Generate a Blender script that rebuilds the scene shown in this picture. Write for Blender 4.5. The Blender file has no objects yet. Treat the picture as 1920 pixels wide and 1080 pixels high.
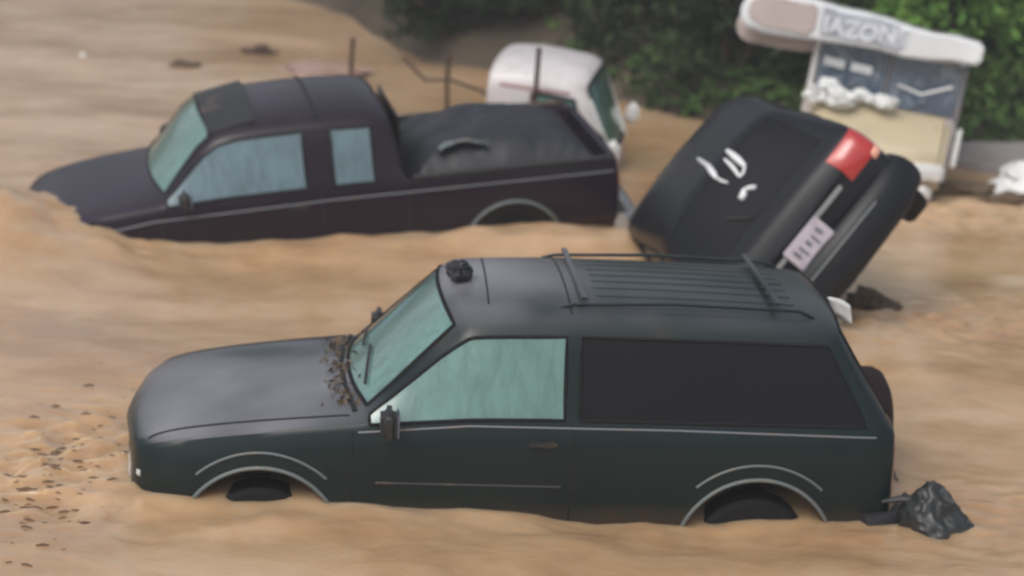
import bpy, bmesh, math, random
import numpy as np
from mathutils import Vector, Matrix, noise, Euler
from mathutils.bvhtree import BVHTree
R = math.radians
random.seed(7)
scene = bpy.context.scene
COL = scene.collection

# ------------------------------------------------------------------ materials
def N(nt, t, **kw):
    n = nt.nodes.new(t)
    for k, v in kw.items():
        if k in n.inputs: n.inputs[k].default_value = v
        else: setattr(n, k, v)
    return n

def pmat(name, base, rough=.5, metal=0, coat=0, coat_rough=.1, dirt=0, dirt_col=(.30, .19, .11), dirt_scale=3.0,
         var=.12, bump=0, bump_scale=30, spec=.5, emis=None, wl=None, streak=0, sky_sheen=0, sky_sheen_col=(.27, .26, .27)):
    """painted / plastic / glass surface with colour variation, optional splashed mud and a muddy tide line (object z)."""
    m = bpy.data.materials.new(name); m.use_nodes = True
    nt = m.node_tree; L = nt.links.new
    b = nt.nodes['Principled BSDF']
    tc = N(nt, 'ShaderNodeTexCoord')
    n1 = N(nt, 'ShaderNodeTexNoise', Scale=2.3, Detail=6.0, Roughness=.6)
    L(tc.outputs['Object'], n1.inputs['Vector'])
    mx = N(nt, 'ShaderNodeMix', data_type='RGBA')
    mx.inputs[6].default_value = tuple(c*(1-var) for c in base)+(1,)
    mx.inputs[7].default_value = tuple(min(1, c*(1+var)) for c in base)+(1,)
    L(n1.outputs[0], mx.inputs[0])
    col = mx.outputs[2]
    if streak:   # rain runs on glass
        ms = N(nt, 'ShaderNodeMapping'); ms.inputs['Scale'].default_value = (9, 9, 1.3); L(tc.outputs['Object'], ms.inputs[0])
        ns = N(nt, 'ShaderNodeTexNoise', Scale=1.6, Detail=6.0, Roughness=.65, Distortion=.3); L(ms.outputs[0], ns.inputs['Vector'])
        cs = N(nt, 'ShaderNodeMapRange'); cs.inputs[1].default_value = .42; cs.inputs[2].default_value = .72; cs.inputs[4].default_value = streak; L(ns.outputs[0], cs.inputs[0])
        m5 = N(nt, 'ShaderNodeMix', data_type='RGBA'); m5.inputs[7].default_value = tuple(c*.35 for c in base)+(1,); L(cs.outputs[0], m5.inputs[0]); L(col, m5.inputs[6]); col = m5.outputs[2]
    if sky_sheen:   # grey sky reflection painted on faces that look up, weaker towards the rear
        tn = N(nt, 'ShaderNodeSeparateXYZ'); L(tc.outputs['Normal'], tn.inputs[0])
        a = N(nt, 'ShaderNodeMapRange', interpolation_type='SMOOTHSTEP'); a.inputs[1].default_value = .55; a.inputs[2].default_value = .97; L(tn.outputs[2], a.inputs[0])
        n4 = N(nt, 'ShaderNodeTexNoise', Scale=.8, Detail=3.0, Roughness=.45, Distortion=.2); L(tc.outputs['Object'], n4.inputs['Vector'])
        c_ = N(nt, 'ShaderNodeMapRange'); c_.inputs[1].default_value = .30; c_.inputs[2].default_value = .62; c_.inputs[4].default_value = sky_sheen; L(n4.outputs[0], c_.inputs[0])
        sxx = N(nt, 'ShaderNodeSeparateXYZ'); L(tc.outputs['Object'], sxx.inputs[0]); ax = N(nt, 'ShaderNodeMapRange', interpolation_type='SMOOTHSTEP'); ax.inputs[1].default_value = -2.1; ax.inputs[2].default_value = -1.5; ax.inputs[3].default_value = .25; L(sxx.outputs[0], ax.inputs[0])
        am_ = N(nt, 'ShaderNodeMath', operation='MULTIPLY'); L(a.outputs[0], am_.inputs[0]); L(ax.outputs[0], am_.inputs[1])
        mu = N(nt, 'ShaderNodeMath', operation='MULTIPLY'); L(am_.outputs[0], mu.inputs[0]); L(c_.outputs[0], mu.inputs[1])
        m4 = N(nt, 'ShaderNodeMix', data_type='RGBA'); m4.inputs[7].default_value = sky_sheen_col+(1,); L(mu.outputs[0], m4.inputs[0]); L(col, m4.inputs[6]); col = m4.outputs[2]
    if dirt > 0 or wl is not None:
        n2 = N(nt, 'ShaderNodeTexNoise', Scale=dirt_scale, Detail=10.0, Roughness=.72)
        L(tc.outputs['Object'], n2.inputs['Vector'])
        mr = N(nt, 'ShaderNodeMapRange'); mr.inputs[1].default_value = .62-.3*dirt; mr.inputs[2].default_value = .78-.2*dirt
        mr.inputs[4].default_value = min(1, .45+dirt)
        L(n2.outputs[0], mr.inputs[0]); fac = mr.outputs[0]
        if wl is not None:
            sx = N(nt, 'ShaderNodeSeparateXYZ'); L(tc.outputs['Object'], sx.inputs[0])
            ad = N(nt, 'ShaderNodeMath', operation='MULTIPLY_ADD'); L(n2.outputs[0], ad.inputs[0]); ad.inputs[1].default_value = -.22
            L(sx.outputs[2], ad.inputs[2])
            m2 = N(nt, 'ShaderNodeMapRange'); m2.inputs[1].default_value = wl; m2.inputs[2].default_value = wl-.14; m2.inputs[4].default_value = .55
            L(ad.outputs[0], m2.inputs[0])
            mm = N(nt, 'ShaderNodeMath', operation='MAXIMUM'); L(fac, mm.inputs[0]); L(m2.outputs[0], mm.inputs[1]); fac = mm.outputs[0]
        mx2 = N(nt, 'ShaderNodeMix', data_type='RGBA'); mx2.inputs[7].default_value = dirt_col+(1,)
        L(fac, mx2.inputs[0]); L(col, mx2.inputs[6]); col = mx2.outputs[2]
        rr = N(nt, 'ShaderNodeMapRange'); rr.inputs[3].default_value = rough; rr.inputs[4].default_value = .55
        L(fac, rr.inputs[0]); L(rr.outputs[0], b.inputs['Roughness'])
        if coat:
            cw = N(nt, 'ShaderNodeMapRange'); cw.inputs[3].default_value = coat; cw.inputs[4].default_value = coat*.35
            L(fac, cw.inputs[0]); L(cw.outputs[0], b.inputs['Coat Weight'])
    else:
        b.inputs['Roughness'].default_value = rough
        b.inputs['Coat Weight'].default_value = coat
    L(col, b.inputs['Base Color'])
    b.inputs['Metallic'].default_value = metal
    b.inputs['Coat IOR'].default_value = 1.5
    b.inputs['Coat Roughness'].default_value = coat_rough
    b.inputs['Specular IOR Level'].default_value = spec
    if bump:
        n3 = N(nt, 'ShaderNodeTexNoise', Scale=bump_scale, Detail=8.0, Roughness=.65); L(tc.outputs['Object'], n3.inputs['Vector'])
        bp = N(nt, 'ShaderNodeBump', Strength=bump, Distance=.02); L(n3.outputs[0], bp.inputs['Height']); L(bp.outputs[0], b.inputs['Normal'])
    if emis:
        b.inputs['Emission Color'].default_value = emis+(1,); b.inputs['Emission Strength'].default_value = 1
    return m

M = {}
M['suv_paint'] = pmat('green paint', (.002, .0105, .0115), .5, 0, .5, .2, dirt=.03, dirt_col=(.085, .052, .034), dirt_scale=2.2, wl=.60, bump=.06, bump_scale=60, spec=.12, sky_sheen=.80, sky_sheen_col=(.25, .25, .28))
M['pickup_paint'] = pmat('purple paint', (.009, .0035, .011), .5, 0, .5, .2, dirt=.03, dirt_col=(.085, .052, .034), dirt_scale=2.6, wl=.50, bump=.06, bump_scale=60, spec=.12, sky_sheen=.16, sky_sheen_col=(.16, .14, .19))
M['black_paint'] = pmat('black paint', (.006, .007, .011), .5, .0, .40, .3, spec=.12, dirt=.03, dirt_scale=2.0, bump=.05, bump_scale=50)
M['white_paint'] = pmat('white paint', (.60, .57, .58), .45, 0, .4, .2, dirt=.30, dirt_scale=3.0, dirt_col=(.33, .27, .23), bump=.05)
M['teal_glass'] = pmat('sky-painted green glass', (.115, .235, .215), .22, 0, .9, .06, dirt=.10, dirt_scale=3.5, dirt_col=(.2, .24, .21), var=.4, streak=.5)  # sky reflection on the panes is painted in as a pale teal base
M['blue_glass'] = pmat('sky-painted blue glass', (.115, .190, .230), .22, 0, .9, .06, dirt=.12, dirt_scale=4, dirt_col=(.16, .2, .22), var=.5, streak=.5)  # pale blue base, again with the sky reflection painted in
M['dark_glass'] = pmat('privacy glass', (.002, .0025, .005), .3, 0, .08, .1, dirt=.0, spec=.25, var=.4)
M['screen_glass'] = pmat('grey blue glass', (.07, .10, .155), .12, 0, 1, .04, dirt=.45, dirt_scale=3.2, dirt_col=(.27, .33, .38), var=.5, streak=.5)  # bluish tone and pale blotches are reflections painted into the pane colour
M['rubber'] = pmat('rubber', (.008, .008, .009), .7, spec=.2)
M['tyre_cover'] = pmat('tyre cover', (.016, .008, .008), .6, spec=.2, dirt=.05)
M['gap'] = pmat('dark gap', (.004, .006, .007), .8)
M['chrome'] = pmat('dull chrome', (.42, .43, .43), .35, .8, dirt=.25, dirt_scale=8)
M['lip'] = pmat('wet grey trim', (.12, .15, .155), .4, .1, .4, .1, dirt=.3, dirt_scale=7)
M['plastic'] = pmat('black plastic', (.018, .019, .021), .5, dirt=.2)
M['well'] = pmat('wheel well', (.020, .013, .010), .9, dirt=.5, dirt_col=(.10, .055, .03))
M['rim'] = pmat('steel rim', (.16, .16, .16), .45, .8, dirt=.5)
M['lamp'] = pmat('clear lamp', (.55, .55, .55), .15, .1, 1, .03)
M['red_lamp'] = pmat('red lamp', (.42, .022, .020), .2, 0, 1, .05, var=.3)
M['amber_lamp'] = pmat('pale amber lamp', (.75, .36, .26), .2, 0, 1, .05, var=.2)
M['cream'] = pmat('cream paint', (.50, .43, .29), .5, 0, .3, .2, dirt=.25, dirt_scale=4, dirt_col=(.24, .2, .13), bump=.1)
M['sign'] = pmat('sign board', (.74, .77, .80), .25, 0, .8, .1, dirt=.18, dirt_scale=5, dirt_col=(.38, .40, .44), bump=.08)
M['sign_panel'] = pmat('beige sign panel', (.47, .40, .385), .55, dirt=.25, dirt_scale=6, dirt_col=(.33, .27, .25), bump=.1)
M['letter'] = pmat('white letters', (.74, .78, .84), .5, dirt=.45, dirt_scale=22, dirt_col=(.36, .39, .45))
M['letter_ground'] = pmat('grey lettering ground', (.38, .41, .47), .5, var=.3, dirt=.35, dirt_scale=9, dirt_col=(.55, .57, .6))
M['grey_metal'] = pmat('grey metal', (.17, .19, .22), .45, .3, dirt=.3, dirt_scale=5)
M['tarp'] = pmat('tarpaulin', (.010, .012, .018), .55, 0, .12, .4, dirt=.03, bump=.35, bump_scale=9)
M['bag'] = pmat('bin bag', (.016, .019, .020), .5, 0, .25, .25, dirt=.12, dirt_col=(.10, .08, .05), bump=.1, bump_scale=10)
M['rust'] = pmat('rusted steel', (.055, .028, .018), .8, var=.3)
M['wood'] = pmat('wet wood', (.075, .045, .025), .8, var=.35, bump=.5)
M['twig'] = pmat('soaked twigs', (.13, .08, .045), .7, var=.5)
M['mud'] = pmat('mud', (.11, .075, .045), .75, var=.35, bump=.6)
M['white_plastic'] = pmat('white plastic', (.72, .74, .74), .4, 0, .2, .2, dirt=.25, dirt_scale=6, dirt_col=(.4, .35, .3), bump=.3, bump_scale=8)
M['pink_plastic'] = pmat('pink plastic', (.34, .23, .20), .5, dirt=.5, dirt_scale=4, bump=.3, bump_scale=8)
M['pink_paint'] = pmat('pink stripe', (.30, .15, .16), .5, dirt=.4)
M['trunk'] = pmat('bark', (.05, .035, .022), .9, var=.4, bump=.6)
M['concrete'] = pmat('concrete', (.30, .28, .28), .6, dirt=.4, dirt_scale=1.2, dirt_col=(.24, .18, .14), bump=.3, bump_scale=20)

def leafmat(name, a, c):
    m = bpy.data.materials.new(name); m.use_nodes = True; nt = m.node_tree; L = nt.links.new
    b = nt.nodes['Principled BSDF']
    tc = N(nt, 'ShaderNodeTexCoord'); n = N(nt, 'ShaderNodeTexNoise', Scale=1.1, Detail=5.0); L(tc.outputs['Object'], n.inputs['Vector'])
    g = N(nt, 'ShaderNodeNewGeometry')
    ad = N(nt, 'ShaderNodeMath', operation='MULTIPLY_ADD'); L(g.outputs['Random Per Island'], ad.inputs[0]); ad.inputs[1].default_value = .5
    L(n.outputs[0], ad.inputs[2])
    r = N(nt, 'ShaderNodeMapRange'); r.inputs[1].default_value = .45; r.inputs[2].default_value = 1.05; L(ad.outputs[0], r.inputs[0])
    mx = N(nt, 'ShaderNodeMix', data_type='RGBA'); mx.inputs[6].default_value = a+(1,); mx.inputs[7].default_value = c+(1,)
    L(r.outputs[0], mx.inputs[0]); L(mx.outputs[2], b.inputs['Base Color']); b.inputs['Roughness'].default_value = .85; b.inputs['Specular IOR Level'].default_value = .15
    return m
M['leaf_bright'] = leafmat('bright leaves', (.07, .16, .035), (.18, .33, .07))
M['leaf_mid'] = leafmat('mid leaves', (.032, .068, .022), (.085, .15, .04))
M['leaf_dark'] = leafmat('dark leaves', (.016, .026, .014), (.040, .062, .022))

# ------------------------------------------------------------------ object helpers
def meshobj(name, verts, faces, mat=None, parent=None, smooth=True, mats=None):
    me = bpy.data.meshes.new(name); me.from_pydata([tuple(v) for v in verts], [], faces); me.update()
    if mat: me.materials.append(mat)
    if smooth:
        me.polygons.foreach_set('use_smooth', [True]*len(me.polygons)); me.set_sharp_from_angle(angle=R(38))
    o = bpy.data.objects.new(name, me); COL.objects.link(o)
    if parent: o.parent = parent
    return o

def tag(o, label=None, cat=None, group=None, kind=None):
    if label: o['label'] = label
    if cat: o['category'] = cat
    if group: o['group'] = group
    if kind: o['kind'] = kind
    return o

def empty(name, mat4, label, cat, group=None):
    o = bpy.data.objects.new(name, None); COL.objects.link(o); o.matrix_world = mat4; o.empty_display_size = .3
    return tag(o, label, cat, group)

class MB:
    def __init__(s): s.v = []; s.f = []
    def add(s, v, f, mat4=None):
        k = len(s.v)
        s.v += [tuple(mat4 @ Vector(p)) if mat4 else tuple(p) for p in v]
        s.f += [tuple(i+k for i in q) for q in f]; return s
    def bm(s, bm, mat4=None):
        bm.verts.index_update(); s.add([v.co.copy() for v in bm.verts], [tuple(v.index for v in f.verts) for f in bm.faces], mat4); bm.free(); return s
    def box(s, c, d, bev=.01, mat4=None, seg=2):
        bm = bmesh.new(); bmesh.ops.create_cube(bm, size=1)
        for v in bm.verts: v.co = Vector((v.co.x*d[0], v.co.y*d[1], v.co.z*d[2]))+Vector(c)
        if bev: bmesh.ops.bevel(bm, geom=bm.edges[:], offset=bev, segments=seg, affect='EDGES')
        return s.bm(bm, mat4)
    def tube(s, pts, r, n=8, closed=False):
        P = [Vector(p) for p in pts]; k = len(P); vs = []; fs = []
        up = Vector((0, 0, 1)); 
        for i, p in enumerate(P):
            t = (P[min(i+1, k-1)]-P[max(i-1, 0)])
            if t.length < 1e-9: t = Vector((1, 0, 0))
            t.normalize()
            a = t.cross(up)
            if a.length < .05: a = t.cross(Vector((0, 1, 0)))
            a.normalize(); b = a.cross(t).normalized()
            rr = r[i] if isinstance(r, (list, tuple)) else r
            for j in range(n):
                th = 2*math.pi*j/n; vs.append(p+a*math.cos(th)*rr+b*math.sin(th)*rr)
        for i in range(k-1):
            for j in range(n): fs.append((i*n+j, i*n+(j+1) % n, (i+1)*n+(j+1) % n, (i+1)*n+j))
        fs.append(tuple(range(n))[::-1]); fs.append(tuple((k-1)*n+j for j in range(n)))
        return s.add(vs, fs)
    def lathe(s, prof, n, mat4):
        vs = []; fs = []; k = len(prof)
        for j in range(n):
            th = 2*math.pi*j/n
            for (r, z) in prof: vs.append((r*math.cos(th), r*math.sin(th), z))
        for j in range(n):
            for i in range(k-1):
                a = j*k+i; b = ((j+1) % n)*k+i; fs.append((a, b, b+1, a+1))
        return s.add(vs, fs, mat4)
    def obj(s, name, mat, parent=None, smooth=True): return meshobj(name, s.v, s.f, mat, parent, smooth)

def crumple(name, mat, parent, size, seed, sub=4, amp=.35, freq=2.0, mat4=None, flat_bottom=False, ridg=True):
    bm = bmesh.new(); bmesh.ops.create_icosphere(bm, subdivisions=sub, radius=1)
    o = Vector((seed*7.3, seed*3.1, seed*1.7))
    for v in bm.verts:
        p = v.co.copy()
        d = noise.noise(p*freq*.6+o)*amp*1.3
        if ridg: d += (abs(noise.noise(p*freq*1.7+o))-.25)*-amp*1.2 + (abs(noise.noise(p*freq*4+o))-.2)*-amp*.4
        else: d += noise.noise(p*freq*2+o)*amp*.5
        q = p*(1+d); v.co = Vector((q.x*size[0], q.y*size[1], q.z*size[2]))
    mb = MB(); mb.bm(bm, mat4)
    return mb.obj(name, mat, parent)

# ------------------------------------------------------------------ loft car shell
def half(w, z0, zb, *up):
    """9 half-profile points, sill to roof centre: (y, z)"""
    return [(w*.90, z0), (w*.985, z0+.18), (w, (z0+zb)/2+.08), (w*.997, zb-.13), (w*.958, zb)]+list(up)

def loft(stations, slots, matfun, creases, name, wheels, well_slot, level=2, wheel_r=.43):
    K = 9; vs = []; fs = []; mi = []
    n = len(stations)
    for st in stations:
        x, pr = st[0], st[1]; dx = st[2] if len(st) > 2 else [0]*K
        for j in range(K): vs.append((x+dx[j], pr[j][0], pr[j][1]))
        for j in range(K-2, -1, -1): vs.append((x+dx[j], -pr[j][0], pr[j][1]))
    C = 2*K-1
    for i in range(n-1):
        for j in range(C-1):
            fs.append((i*C+j, i*C+j+1, (i+1)*C+j+1, (i+1)*C+j)); jj = j if j < K-1 else C-2-j
            mi.append(matfun(i, jj))
        fs.append((i*C, (i+1)*C, (i+1)*C+C-1, i*C+C-1)); mi.append(well_slot)
    for i, rev in ((0, False), (n-1, True)):
        for j in range(K-1):
            a, b, c, d = i*C+j, i*C+j+1, i*C+C-2-j, i*C+C-1-j
            f = (a, b, c, d) if b != c else (a, b, d)
            fs.append(f[::-1] if rev else f); mi.append(0)
    me = bpy.data.meshes.new(name); me.from_pydata(vs, [], fs)
    for s in slots: me.materials.append(s)
    me.polygons.foreach_set('material_index', mi); me.update()
    bm = bmesh.new(); bm.from_mesh(me)
    bmesh.ops.recalc_face_normals(bm, faces=bm.faces)
    cl = bm.edges.layers.float.new('crease_edge'); bm.verts.ensure_lookup_table()
    for e in bm.edges:
        a, b = sorted(v.index for v in e.verts); ia, ja = divmod(a, C); ib, jb = divmod(b, C)
        ja = min(ja, C-1-ja); jb = min(jb, C-1-jb)
        c = 0
        if ja == jb: c = max(c, creases.get(('j', ja), 0)); c = max(c, creases.get(('jj', ja, min(ia, ib)), 0))
        if ia == ib: c = max(c, creases.get(('i', ia), 0))
        e[cl] = c
    bm.to_mesh(me); bm.free()
    o = bpy.data.objects.new(name, me); COL.objects.link(o)
    s = o.modifiers.new('s', 'SUBSURF'); s.levels = s.render_levels = level
    cutters = []
    if wheels:
        mb = MB(); T = lambda x, y, z: Matrix.Translation((x, y, z)) @ Matrix.Rotation(R(90), 4, 'X')
        for (x, z, y0, y1) in wheels:
            for sg in (1, -1):
                bmc = bmesh.new(); bmesh.ops.create_cone(bmc, cap_ends=True, segments=40, radius1=wheel_r, radius2=wheel_r, depth=y1-y0)
                mb.bm(bmc, T(x, sg*(y0+y1)/2, z))
        cut = mb.obj('cutter', None); cut.data.materials.clear()
        for sl in slots: cut.data.materials.append(sl)
        cut.data.polygons.foreach_set('material_index', [well_slot]*len(cut.data.polygons))
        b = o.modifiers.new('b', 'BOOLEAN'); b.object = cut; b.operation = 'DIFFERENCE'; b.solver = 'EXACT'; b.material_mode = 'INDEX'
        cutters.append(cut)
    dg = bpy.context.evaluated_depsgraph_get(); dg.update()
    full = bpy.data.meshes.new_from_object(o.evaluated_get(dg))
    for c in cutters: bpy.data.objects.remove(c)
    bpy.data.objects.remove(o)
    return full

def split(full, names, root):
    """one mesh per material slot of the shell"""
    co = np.empty(len(full.vertices)*3); full.vertices.foreach_get('co', co); co = co.reshape(-1, 3)
    out = {}
    for k, (nm, mat) in enumerate(names):
        # a slot entry may be split again into left / right / connected islands
        faces = [tuple(p.vertices) for p in full.polygons if p.material_index == k]
        if not faces: continue
        groups = [faces]
        if nm[1]:
            par = {}
            def find(a):
                while par.setdefault(a, a) != a: par[a] = par[par[a]]; a = par[a]
                return a
            for f in faces:
                for v in f[1:]: par[find(v)] = find(f[0])
            g = {}
            for f in faces: g.setdefault(find(f[0]), []).append(f)
            groups = list(g.values())
        for fs in groups:
            used = sorted({v for f in fs for v in f}); mp = {v: i for i, v in enumerate(used)}
            o = meshobj(nm[0], [co[v] for v in used], [tuple(mp[v] for v in f) for f in fs], mat, root)
            out.setdefault(nm[0], []).append(o)
            if nm[1]:   # rubber seal round every pane, a sub-part
                cnt = {}
                for f in fs:
                    for a, b in zip(f, f[1:]+f[:1]): cnt[tuple(sorted((a, b)))] = cnt.get(tuple(sorted((a, b))), 0)+1
                adj = {}
                for (a, b), c in cnt.items():
                    if c == 1: adj.setdefault(a, []).append(b); adj.setdefault(b, []).append(a)
                if adj:
                    st = next(iter(adj)); loop = [st]; prev = None
                    while True:
                        nx = [q for q in adj[loop[-1]] if q != prev]
                        if not nx or nx[0] == st or len(loop) > 5000: break
                        prev = loop[-1]; loop.append(nx[0])
                    mb = MB().tube([co[v] for v in loop+[st]], nm[2] if len(nm) > 2 else .011, 6); mb.obj('seal', M['rubber'], o)
    return out

def bvh_of(full):
    return BVHTree.FromPolygons([v.co.copy() for v in full.vertices], [tuple(p.vertices) for p in full.polygons])

def cast(bvh, o, d, off=0.0):
    h, nrm, idx, dist = bvh.ray_cast(Vector(o), Vector(d).normalized())
    if h is None: return None
    if nrm.dot(Vector(d)) > 0: nrm = -nrm
    return h+nrm*off

def resample(pts, step):
    out = [Vector(pts[0])]
    for a, b in zip(pts, pts[1:]):
        a = Vector(a); b = Vector(b); n = max(1, int((b-a).length/step))
        out += [a.lerp(b, k/n) for k in range(1, n+1)]
    return out

def side_line(bvh, pts, r, side=1, off=0, step=.04):
    P = []
    for p in resample([(x, z, 0) for x, z in pts], step):
        h = cast(bvh, (p.x, side*2.5, p.y), (0, -side, 0), off)
        if h: P.append(h)
    return MB().tube(P, r, 6) if len(P) > 1 else MB()

def top_line(bvh, pts, r, off=0, step=.04):
    P = []
    for p in resample([(x, y, 0) for x, y in pts], step):
        h = cast(bvh, (p.x, p.y, 3.0), (0, 0, -1), off)
        if h: P.append(h)
    return MB().tube(P, r, 6) if len(P) > 1 else MB()

def patch(bvh, corners, d, nu=10, nv=6, off=.012, depth=.03):
    """quad grid between four corner points, cast along d onto the shell: a raised lens, plate or panel"""
    a, b, c, e = [Vector(q) for q in corners]; d = Vector(d).normalized(); top = []; ok = True
    for i in range(nu+1):
        for j in range(nv+1):
            u, v = i/nu, j/nv; p = (a*(1-u)+b*u)*(1-v)+(e*(1-u)+c*u)*v
            h = cast(bvh, p, d, 0)
            if h is None: h = p+d*1.0
            edge = min(u, 1-u)*nu < .5 or min(v, 1-v)*nv < .5
            top.append(h-d*(off*(.35 if edge else 1)))
    W = nv+1; fs = [(i*W+j, i*W+j+1, (i+1)*W+j+1, (i+1)*W+j) for i in range(nu) for j in range(nv)]
    k = len(top); vs = top+[p+d*depth for p in top]
    rim = [i*W for i in range(nu+1)]+[nu*W+j for j in range(1, W)]+[i*W+nv for i in range(nu-1, -1, -1)]+[j for j in range(nv-1, 0, -1)]
    for q in range(len(rim)):
        x, y = rim[q], rim[(q+1) % len(rim)]; fs.append((x, y, y+k, x+k))
    fs += [tuple(t+k for t in f)[::-1] for f in fs[:nu*nv]]
    bm = bmesh.new(); V = [bm.verts.new(p) for p in vs]
    for f in fs:
        try: bm.faces.new([V[t] for t in f])
        except ValueError: pass
    bmesh.ops.recalc_face_normals(bm, faces=bm.faces)
    return MB().bm(bm)

def wheel(root, x, y, z, r=.37, w=.24, side=1):
    m = Matrix.Translation((x, y, z)) @ Matrix.Rotation(R(-90*side), 4, 'X')
    wl = MB().lathe([(r*.62, -w/2), (r*.93, -w/2), (r, -w/2+.03), (r, w/2-.03), (r*.93, w/2), (r*.64, w/2), (r*.62, w/2-.05)], 40, m).obj('wheel', M['rubber'], root)
    MB().lathe([(0.001, w/2-.05), (.05, w/2-.04), (.07, w/2-.07), (r*.45, w/2-.09), (r*.58, w/2-.03), (r*.63, w/2-.01), (r*.63, w/2-.08), (r*.3, w/2-.14), (.001, w/2-.14)], 32, m).obj('rim', M['rim'], wl)
    return wl

def arch_lip(bvh, cx, cz, r, rad, a0, a1, side, off=.004):
    P = []
    for k in range(41):
        t = R(a0+(a1-a0)*k/40); h = cast(bvh, (cx+r*math.cos(t), side*2.5, cz+r*math.sin(t)), (0, -side, 0), off)
        if h: P.append(h)
    return MB().tube(P, rad, 8)

def pose(loc, yaw, pitch, roll):
    return Matrix.Translation(loc) @ Matrix.Rotation(yaw, 4, 'Z') @ Matrix.Rotation(pitch, 4, 'Y') @ Matrix.Rotation(roll, 4, 'X')

def mirror(root, x, y, z, side, mat, size=(.10, .22, .17)):
    mb = MB().box((x, y+side*.13, z), size, .035, seg=3); o = mb.obj('wing_mirror', mat, root)
    MB().box((x-size[0]*.52, y+side*.13, z), (.012, size[1]*.8, size[2]*.78), .004).obj('mirror_glass', M['screen_glass'], o)
    MB().tube([(x+.02, y-side*.06, z-.05), (x+.01, y+side*.05, z-.03)], .025).obj('mirror_arm', M['plastic'], o)
    return o

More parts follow.
